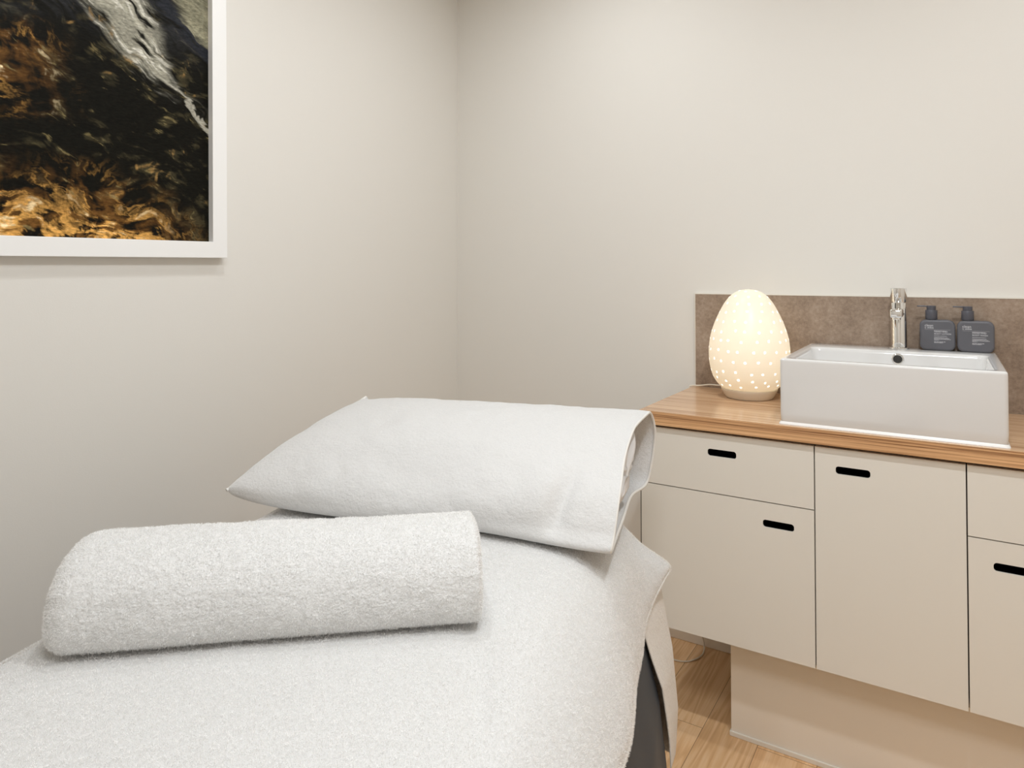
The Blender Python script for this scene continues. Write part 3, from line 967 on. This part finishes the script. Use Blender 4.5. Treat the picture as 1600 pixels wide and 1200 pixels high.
# charcoal fitted skirt: rounded rectangle ring that flares to the floor
nper = 900; nzr = 90
def table_ring(off, n, r0=0.035):
    """points round the table outline, offset outwards"""
    r = r0 + max(off, 0)
    x0, x1, y0, y1 = S0 - off, S1 + off, T0 - off, T1 + 0.22 * off
    pts = []
    segs = [((x1, y0 + r), (x1, y1 - r)), ((x1 - r, y1 - r), 0), ((x1 - r, y1), (x0 + r, y1)), ((x0 + r, y1 - r), 90),
            ((x0, y1 - r), (x0, y0 + r)), ((x0 + r, y0 + r), 180), ((x0 + r, y0), (x1 - r, y0)), ((x1 - r, y0 + r), 270)]
    L = []
    for sg in segs:
        if isinstance(sg[1], tuple): L.append(math.dist(sg[0], sg[1]))
        else: L.append(r * PI / 2)
    tot = sum(L)
    # fixed share per segment keeps rings of different offset aligned
    share = SH_
    for sg, cnt in zip(segs, share):
        for k in range(cnt):
            f = k / cnt
            if isinstance(sg[1], tuple):
                pts.append((sg[0][0] + (sg[1][0] - sg[0][0]) * f, sg[0][1] + (sg[1][1] - sg[0][1]) * f))
            else:
                a = math.radians(sg[1] + 90 * f)
                pts.append((sg[0][0] + r * math.cos(a), sg[0][1] + r * math.sin(a)))
    return np.array(pts)
SH_ = [300, 24, 120, 24, 300, 24, 120, 24]
rings = []
for i in range(nzr):
    f = i / (nzr - 1)
    z = ZT - 0.012 - f * (ZT - 0.016)
    off = float(np.interp(f, [0, 0.08, 0.2, 0.27, 0.475, 0.66, 1.0], [0, 0.012, 0.078, 0.110, 0.150, 0.165, 0.178]))
    pts = table_ring(off, nper)
    k = np.arange(len(pts))
    fold = (np.sin(k * 0.19 + 0.6 * np.sin(k * 0.031)) * 0.6 + np.sin(k * 0.087 + 2) * 0.5) * 0.006 * smooth(0.15, 1.0, f)
    ctr = np.array([(S0 + S1) / 2, (T0 + T1) / 2])
    nrm = np.roll(pts, -2, 0) - np.roll(pts, 2, 0)
    nrm = np.stack([nrm[:, 1], -nrm[:, 0]], 1); nrm /= np.linalg.norm(nrm, axis=1)[:, None] + 1e-9
    pts = pts + nrm * fold[:, None]
    rings.append(np.concatenate([pts, np.full((len(pts), 1), z)], 1))
Pk = np.array(rings)
local_obj('skirt', Pk, grid_faces(nzr, Pk.shape[1], True), M['dark'], table)

# long under-sheet: over the pad and hanging down behind the head end
sheet = bed_thing('under_sheet', 'long off-white towelling sheet hanging down the head end of the treatment table', 'sheet', (-0.55, -0.87, 0.2))
ns, nt = 240, 260
sv = np.linspace(0, 1, ns)[:, None]
Tn = np.linspace(0, 1, nt)[None, :]
arc = Tn * 1.02
flat = 0.45
z_hang = np.clip(arc - flat, 0, None)
rad = 0.03
ph = np.clip(z_hang / (rad * PI / 2), 0, 1) * PI / 2
tcoord = T1 - 0.020 - flat + np.clip(arc, 0, flat) + rad * np.sin(ph) * 1.0
zcoord = ZT - 0.008 - rad * (1 - np.cos(ph)) - np.clip(z_hang - rad * PI / 2, 0, None)
fh = smooth(0.0, 0.52, np.clip(z_hang, 0, None))
edge_r = np.interp(zcoord.ravel(), [0.18, 0.21, 0.287, 0.425, 0.56, 0.70, 0.75], [-0.047, -0.045, -0.041, -0.053, -0.079, -0.185, -0.255])[None, :]
edge_l = S0 - 0.005 - 0.08 * fh
SC = 0.82
sv1 = np.clip(sv / SC, 0, 1)
wrap = np.clip((sv - SC) / (1 - SC), 0, 1)
ss = edge_l + (edge_r - edge_l) * sv1
bulge = (0.006 * np.sin(sv1 * 19 + 1.5) + 0.005 * np.sin(sv1 * 37)) * fh + 0.012 * fh
hang = smooth(0.0, 0.05, z_hang)
tt = tcoord + hang * (0.012 + 0.030 * smooth(0.05, 0.60, z_hang) + bulge) + 0 * sv
zz = zcoord + 0 * sv
# the right edge turns the corner and lies a hand's width along the side
wl = smooth(0.03, 0.15, z_hang)
s_end = np.interp(zcoord.ravel(), [0.20, 0.25, 0.385, 0.535, 0.70], [-0.050, -0.053, -0.067, -0.106, -0.190])[None, :]
t_c = -0.868
tt = tt + (t_c - tt) * smooth(0.90, 1.0, sv1) * wl
ss = ss + (s_end - ss) * (wrap ** 1.15) * wl
tt = tt + (-1.03 - tt) * wrap * wl
zz = zz + 0.075 * wrap * wl * smooth(0.2, 0.55, z_hang)
ob = local_obj('cloth', np.stack([ss + 0 * tt, tt, zz], -1), grid_faces(ns, nt), M['terry_beige'], sheet)
md = ob.modifiers.new('thick', 'SOLIDIFY'); md.thickness = 0.003; md.offset = 1

# the white top towel: lies on the table, both sides hang
towel = bed_thing('bed_towel', 'large white terry towel spread over the treatment table, its sides hanging down', 'towel', (-0.55, -1.8, 0.7))
nt, nq = 620, 460
t_arr = np.linspace(0, 1, nt) ** 1.0
tval = T1 + 0.002 - t_arr * (T1 + 0.002 - T0 + 0.01)
hem_t = [-3.0, -2.2, -1.6, -1.5, -1.35, -1.2, -1.05, -1.0, -0.94, -0.905, -0.88]
hem_s = [-0.085, -0.090, -0.101, -0.101, -0.100, -0.103, -0.106, -0.101, -0.090, -0.066, -0.058]
hem_z = [0.57, 0.58, 0.575, 0.567, 0.545, 0.530, 0.535, 0.549, 0.565, 0.603, 0.606]
hs = np.interp(tval, hem_t, hem_s); hz = np.interp(tval, hem_t, hem_z)
ker = np.ones(9) / 9
hs = np.convolve(np.pad(hs, 4, 'edge'), ker, 'valid'); hz = np.convolve(np.pad(hz, 4, 'edge'), ker, 'valid')
rows = []
S1 = -0.168; S0 = -0.948
zt0 = ZT + 0.008
R0 = 0.050
for i, tv in enumerate(tval):
    # cross-section control polygon (s, z): left hem, left side, top, right side, right hem
    sr, zr = hs[i], hz[i]
    pts = [(S0 - 0.055, 0.50), (S0 - 0.048, 0.60), (S0 - 0.030, 0.69), (S0 - 0.005, 0.732), (S0 + 0.045, zt0), (S0 + 0.20, zt0 + 0.002),
           (-0.55, zt0 + 0.003), (S1 - 0.20, zt0 + 0.001), (S1 - 0.100, zt0 - 0.004), (S1 - 0.050, zt0 - 0.015), (S1 - 0.008, zt0 - 0.042),
           (S1 + 0.026 + 0.30 * (sr - S1 - 0.05), 0.662), (sr - 0.004, 0.35 * 0.66 + 0.65 * zr), (sr, zr)]
    rows.append(catmull(pts, nq))
P = np.array(rows)
ssx, zzx = P[..., 0], P[..., 1]
ttx = tval[:, None] + 0 * ssx
topm = smooth(S0 + 0.02, S0 + 0.10, ssx) * smooth(S1 + 0.02, S1 - 0.06, ssx)
sidem = smooth(S1 - 0.04, S1 + 0.03, ssx)
w = 0.0030 * fbm(ssx * 3.5, ttx * 3.5, o=3) + 0.0012 * fbm(ssx * 16, ttx * 16, o=3)
# long diagonal creases on the left and a soft rise towards the right edge
cr = ttx * 0.80 - ssx * 0.60
w += -0.0022 * np.exp(-((cr + 1.135 + 0.02 * fbm(ssx * 5, ttx * 5)) / 0.006) ** 2) * smooth(-0.45, -0.6, ssx)
w += 0.006 * np.exp(-(((ssx + 0.235) / 0.05) ** 2 + ((ttx + 1.42) / 0.10) ** 2))
w += -0.009 * np.exp(-(((ssx + 0.275 + 0.35 * (ttx + 1.65)) / 0.028) ** 2 + ((ttx + 1.68) / 0.16) ** 2))
zzx = zzx + w * topm
fold = 0.0025 * np.sin(ttx * 26 + 1.2 * np.sin(ttx * 7)) * sidem * smooth(zt0 - 0.02, 0.60, zzx) * smooth(-0.95, -1.15, ttx)
ssx = ssx + fold + 0.002 * fbm(ttx * 9, zzx * 9, o=2) * sidem
# fold line from the pillow corner fanning to the hanging corner
ttx = ttx + 0.0
ob = local_obj('cloth', np.stack([ssx, ttx, zzx], -1), grid_faces(nt, nq), M['terry'], towel)
md = ob.modifiers.new('thick', 'SOLIDIFY'); md.thickness = 0.004; md.offset = 1
# stitched hem band along the right edge and the head edge
Q = np.stack([ssx, ttx, zzx], -1)
def hem_strip(path, r, name, root, mat):
    org = np.array(root['_o'])
    Vt, Ft = tube_verts([tuple(p - org) for p in path], r, 8)
    return mesh_obj(name, Vt, Ft, mat, root, True)
hem_strip(Q[::3, -1], 0.0024, 'hem', towel, M['hem'])
hem_strip(Q[0, ::3], 0.0022, 'hem', towel, M['hem'])

# ------------------------------------------------------------------ pillow
pillow = bed_thing('pillow', 'plump pillow in a white terry pillowcase at the head of the treatment table', 'pillow', (-0.55, -0.97, 0.75))
zb = ZT + 0.0150
mid = [(-1.150, zb + 0.004), (-1.178, zb + 0.035), (-1.150, 0.845), (-1.055, 0.908), (-0.93, 0.944), (-0.82, 0.957), (-0.772, 0.944), (-0.747, 0.90), (-0.750, 0.83), (-0.775, 0.775), (-0.84, zb + 0.001), (-1.00, zb)]
end = [(-1.190, zb + 0.001), (-1.180, 0.790), (-1.130, 0.848), (-1.02, 0.900), (-0.91, 0.931), (-0.815, 0.947), (-0.772, 0.944), (-0.750, 0.89), (-0.755, 0.82), (-0.775, 0.770), (-0.84, zb + 0.001), (-1.00, zb)]
end_s = [-0.156, -0.151, -0.147, -0.147, -0.138, -0.118, -0.107, -0.099, -0.107, -0.120, -0.150, -0.153]
NL = 420; NS = 520
mid_l = catmull(mid, NL, True); end_l = catmull([(a, b, c) for (a, b), c in zip(end, end_s)], NL, True)
# pinched left seam
sa, sb_ = np.array([-1.030, -1.166, 0.802]), np.array([-0.893, -0.765, 0.948])
fr = np.clip((mid_l[:, 0] + 1.175) / (1.175 - 0.75), 0, 1)
upper = 1.0
seam = sa + (sb_ - sa) * fr[:, None]
vs_ = np.linspace(0, 1, NS)
Pp = np.zeros((NS, NL, 3))
for i, v in enumerate(vs_):
    s_right = end_l[:, 2]
    s_line = seam[:, 0] + (s_right - seam[:, 0]) * v
    u_ = min(v / 0.34, 1.0)
    e = math.sqrt(1 - (1 - u_) ** 2.0) ** 0.78
    full = mid_l + (end_l[:, :2] - mid_l) * smooth(0.62, 1.0, v)
    tt_ = seam[:, 1] + (full[:, 0] - seam[:, 1]) * e
    zz_ = seam[:, 2] + (full[:, 1] - seam[:, 2]) * e
    Pp[i] = np.stack([s_line, tt_, zz_], 1)
# soft dents and the gathered fold near the lower right corner
A_, B_, C_ = Pp[..., 0], Pp[..., 1], Pp[..., 2]
topf = smooth(zb + 0.01, zb + 0.06, C_)
dz = 0.010 * fbm(A_ * 5, B_ * 5, C_ * 5, o=3) * smooth(-0.80, -0.92, B_) + 0.0025 * fbm(A_ * 22, B_ * 22, C_ * 22, o=2)
foldline = A_ + 0.262 - 0.30 * (B_ + 1.16)
dz += -0.015 * np.exp(-(foldline / 0.022) ** 2) * smooth(-1.04, -1.15, B_)
dz += 0.007 * np.exp(-((foldline + 0.05) / 0.04) ** 2) * smooth(-1.0, -1.15, B_)
dz += -0.008 * np.exp(-(((A_ + 0.62) / 0.12) ** 2 + ((B_ + 1.13) / 0.05) ** 2))
Pp[..., 2] += dz * topf
Pp[..., 1] += -dz * topf * 0.5 * smooth(-1.0, -1.15, B_)
Pp[..., 2] = np.maximum(Pp[..., 2], zb - 0.0005)
ob = local_obj('pillowcase', Pp, grid_faces(NS, NL, True), M['terry_fine'], pillow)
md = ob.modifiers.new('thick', 'SOLIDIFY'); md.thickness = 0.0035; md.offset = -1
case = ob
# piped hem around the open end, and a stitch line parallel to it
loop = Pp[-1]
hem_strip(np.concatenate([loop[::4], loop[:1]]), 0.0036, 'hem', pillow, M['hem'])
hl_ = Pp[-12].copy()
# seam piping down the left end with its two little corner tips
pts = [sa + (sb_ - sa) * f for f in np.linspace(-0.02, 1.0, 30)]
hem_strip(np.array(pts), 0.0040, 'seam_piping', pillow, M['hem'])
# inner pillow showing in the opening
IPn = 200
inner = []
base_loop = catmull([(a, b) for a, b in end], IPn, True)
cen_ = base_loop.mean(0)
for k, (ds, f) in enumerate([(-0.20, 0.93), (-0.12, 0.93), (-0.08, 0.91), (-0.055, 0.84), (-0.040, 0.70), (-0.032, 0.45), (-0.030, 0.15)]):
    q = cen_ + (base_loop - cen_) * f
    a = np.arange(IPn) / IPn * 2 * PI
    wob = 0.006 * np.sin(a * 5 + k) + 0.004 * np.sin(a * 9 + 2)
    inner.append(np.stack([np.full(IPn, -0.125 + ds) + wob * (1 if k > 2 else 0) + 0.03 * (q[:, 0] + 0.95), q[:, 0], q[:, 1]], 1))
inner = np.array(inner)
local_obj('inner_pillow', inner, grid_faces(len(inner), IPn, True), M['cotton'], pillow, [[(len(inner) - 1) * IPn + k for k in range(IPn)]])
# turned-in flap of the case hanging inside the opening
fn, fm = 60, 40
u = np.linspace(0, 1, fn)[:, None]; v = np.linspace(0, 1, fm)[None, :]
topc = catmull([(-0.172, -1.085, 0.835), (-0.160, -0.99, 0.885), (-0.150, -0.90, 0.915), (-0.134, -0.83, 0.925)], fn)
botc = catmull([(-0.160, -1.10, 0.775), (-0.166, -1.02, 0.772), (-0.150, -0.96, 0.800), (-0.139, -0.87, 0.850)], fn)
Pf = topc[:, None, :] * (1 - v[..., None]) + botc[:, None, :] * v[..., None]
Pf[..., 0] += 0.016 * np.sin(v * PI) * np.sin(u * 9) + 0.010 * np.sin(u * 17 + 3 * v)
Pf[..., 0] -= 0.012
ob = local_obj('inner_flap', Pf, grid_faces(fn, fm), M['cotton'], pillow)
md = ob.modifiers.new('thick', 'SOLIDIFY'); md.thickness = 0.002

# ------------------------------------------------------------------ rolled towel
roll = bed_thing('rolled_towel', 'thick white terry towel rolled up, lying across the treatment table in front of the pillow', 'towel', (-0.62, -1.58, 0.755))
ax = np.array([0.910, 0.4146]); pw = np.array([-0.4146, 0.910])
zr0 = ZT + 0.0150
cs = [(0.004, 0.004), (-0.010, 0.022), (-0.008, 0.052), (0.010, 0.085), (0.048, 0.112), (0.100, 0.124), (0.155, 0.118), (0.196, 0.092), (0.208, 0.055), (0.196, 0.018), (0.155, 0.001), (0.09, 0.0), (0.04, 0.0)]
NR, NX = 520, 900
csl = catmull(cs, NR, True)
cc = np.array([0.093, 0.058])
L0, L1 = -0.014, 0.613
xs = np.linspace(0, 1, NX)
base = np.array([-0.866, -1.772])
Pr = np.zeros((NX, NR, 3))
for i, x in enumerate(xs):
    X = L0 + (L1 - L0) * x
    el = math.sqrt(max(0.0, 1 - (1 - min(X - L0, 0.045) / 0.045) ** 2)) ** 0.55
    er = math.sqrt(max(0.0, 1 - (1 - min(L1 - X, 0.010) / 0.010) ** 2)) ** 0.55
    e = 0.30 + 0.70 * el if X < 0.1 else 0.30 + 0.70 * er
    q = cc + (csl - cc) * e
    q[:, 1] = q[:, 1] * (1 + 0.05 * (1 - x)) + 0
    if e < 1: q[:, 1] = np.maximum(q[:, 1], 0.0)
    sx = base[0] + ax[0] * X + pw[0] * q[:, 0]
    ty = base[1] + ax[1] * X + pw[1] * q[:, 0]
    Pr[i] = np.stack([sx, ty, zr0 + q[:, 1]], 1)
nrm = np.cross(np.gradient(Pr, axis=0), (np.roll(Pr, -1, 1) - np.roll(Pr, 1, 1)))
nrm /= np.linalg.norm(nrm, axis=2, keepdims=True) + 1e-12
if (nrm[NX // 2, NR // 3] @ np.array([0, 0, 1.0])) < 0: nrm = -nrm
a_, b_, c_ = Pr[..., 0], Pr[..., 1], Pr[..., 2]
low = smooth(zr0 + 0.002, zr0 + 0.03, c_)
big = 0.0045 * fbm(a_ * 9, b_ * 9, c_ * 9, o=3)
arcs = np.arange(NR)[None, :] / NR * 0.56
lens_ = (L0 + (L1 - L0) * xs)[:, None]
pile = fbm(lens_ * 210 + 2.5 * fbm(lens_ * 60, arcs * 60), arcs * 330, o=3, g=0.55)
clump = fbm(lens_ * 60 + 9, arcs * 95, o=3)
d = (big * low + (0.0009 * pile + 0.0009 * clump) * (0.25 + 0.75 * low))
Pr = Pr + nrm * d[..., None]
Pr[..., 2] = np.maximum(Pr[..., 2], zr0 - 0.002)
ends = [[k for k in range(NR)][::-1], [(NX - 1) * NR + k for k in range(NR)]]
local_obj('cloth', Pr, grid_faces(NX, NR, True), M['terry_deep'], roll, ends)
# spiral layers visible on each end
for side, X, sgn in ((0, L0 - 0.001, -1), (1, L1 + 0.001, 1)):
    th = np.linspace(0.4, 3.1 * 2 * PI, 260)
    path = []
    for a in th:
        f = a / (3.1 * 2 * PI) * 0.50
        k = int((a / (2 * PI)) % 1.0 * NR) % NR
        q = cc + (csl[k] - cc) * f
        path.append((base[0] + ax[0] * X + pw[0] * q[0], base[1] + ax[1] * X + pw[1] * q[0], zr0 + q[1]))
    hem_strip(np.array(path), 0.0035, 'roll_edge', roll, M['terry_deep'])

# short cotton pile on the towelling: bent tapering tufts, one uncountable mesh per cloth
def pile_on(P, NRM, root, count, length, width, mat, seed, mask=None, lean=0.9, closed=True):
    g = np.random.default_rng(seed)
    n, m = P.shape[:2]
    du = np.linalg.norm(np.diff(P, axis=0), axis=2).mean(1)
    # area weights per grid cell
    Pm = np.concatenate([P, P[:, :1]], 1) if closed else P
    Nm = np.concatenate([NRM, NRM[:, :1]], 1) if closed else NRM
    e1 = Pm[1:, :-1] - Pm[:-1, :-1]; e2 = Pm[:-1, 1:] - Pm[:-1, :-1]
    A = np.linalg.norm(np.cross(e1, e2), axis=2)
    if mask is not None:
        mk = np.concatenate([mask, mask[:, :1]], 1) if closed else mask
        A = A * mk[:-1, :-1]
    cum = np.cumsum(A.ravel()); cum /= cum[-1]
    idx = np.searchsorted(cum, g.random(count))
    idx = np.minimum(idx, A.size - 1)
    ii, jj = np.unravel_index(idx, A.shape)
    fu, fv = g.random(count)[:, None], g.random(count)[:, None]
    b = Pm[ii, jj] + fu * e1[ii, jj] + fv * e2[ii, jj]
    nr = Nm[ii, jj]
    rv = g.normal(size=(count, 3))
    # neighbouring tufts lean alike, in small clumps
    cl = np.stack([vnoise(b[:, 0] * 130 + k * 17, b[:, 1] * 130, b[:, 2] * 130 + 3 * k) for k in range(3)], 1)
    d = nr + lean * (0.35 * rv + 1.1 * cl)
    d /= np.linalg.norm(d, axis=1, keepdims=True)
    L = length * (0.6 + 0.6 * g.random(count))[:, None]
    side = np.cross(d, g.normal(size=(count, 3))); side /= np.linalg.norm(side, axis=1, keepdims=True) + 1e-9
    wv = side * width * 0.5
    d2 = d + 0.8 * cl + 0.5 * g.normal(size=(count, 3)); d2 /= np.linalg.norm(d2, axis=1, keepdims=True)
    b0 = b - nr * 0.0006
    m1 = b0 + d * L * 0.55
    t1 = m1 + d2 * L * 0.5
    V = np.stack([b0 - wv, b0 + wv, m1 + wv * 0.9, m1 - wv * 0.9, t1 + wv * 0.35, t1 - wv * 0.35], 1).reshape(-1, 3)
    k = np.arange(count)[:, None] * 6
    F = np.concatenate([k + np.array([[0, 1, 2, 3]]), k + np.array([[3, 2, 4, 5]])], 0)
    o = local_obj('pile', V, F, mat, root)
    o['kind'] = 'stuff'
    return o
def pile_mat(col):
    t = NT('cotton_pile')
    t.b.inputs['Base Color'].default_value = (*col, 1)
    t.b.inputs['Roughness'].default_value = 1.0
    t.b.inputs['Specular IOR Level'].default_value = 0.0
    out = [n for n in t.t.nodes if n.type == 'OUTPUT_MATERIAL'][0]
    tr = t.n('ShaderNodeBsdfTranslucent'); tr.inputs[0].default_value = (*col, 1)
    mx = t.n('ShaderNodeMixShader'); mx.inputs[0].default_value = 0.4
    t.l(t.b.outputs[0], mx.inputs[1]); t.l(tr.outputs[0], mx.inputs[2]); t.l(mx.outputs[0], out.inputs[0])
    return t.m
M['pile'] = pile_mat((0.95, 0.945, 0.935))
M['pile_low'] = pile_mat((0.93, 0.92, 0.91))
pile_on(Pr, nrm, roll, 170000, 0.0034, 0.00055, M['pile'], 3)
def grid_normals(P, closed, probe, want):
    if closed: g1 = np.roll(P, -1, 1) - np.roll(P, 1, 1)
    else: g1 = np.gradient(P, axis=1)
    n = np.cross(np.gradient(P, axis=0), g1)
    n /= np.linalg.norm(n, axis=2, keepdims=True) + 1e-12
    if n[probe] @ np.array(want) < 0: n = -n
    return n
npil = grid_normals(Pp, True, (NS // 2, NL // 3), (0, 0, 1.0))
npil = grid_normals(Pp, True, tuple(np.unravel_index(np.argmax(Pp[..., 2]), Pp.shape[:2])), (0, 0, 1.0))
pile_on(Pp, npil, pillow, 240000, 0.0020, 0.00045, M['pile_low'], 5, mask=(Pp[..., 2] > zb + 0.012).astype(float), lean=0.8)
nb = grid_normals(Q, False, (nt // 2, nq // 2), (0, 0, 1.0))
Qo = Q + nb * 0.0035
pile_on(Qo, nb, towel, 420000, 0.0024, 0.0005, M['pile_low'], 7, mask=((Q[..., 1] > -2.35) & (Q[..., 0] > -0.98)).astype(float), lean=0.9, closed=False)
for o in S.objects:
    if '_o' in o: del o['_o']
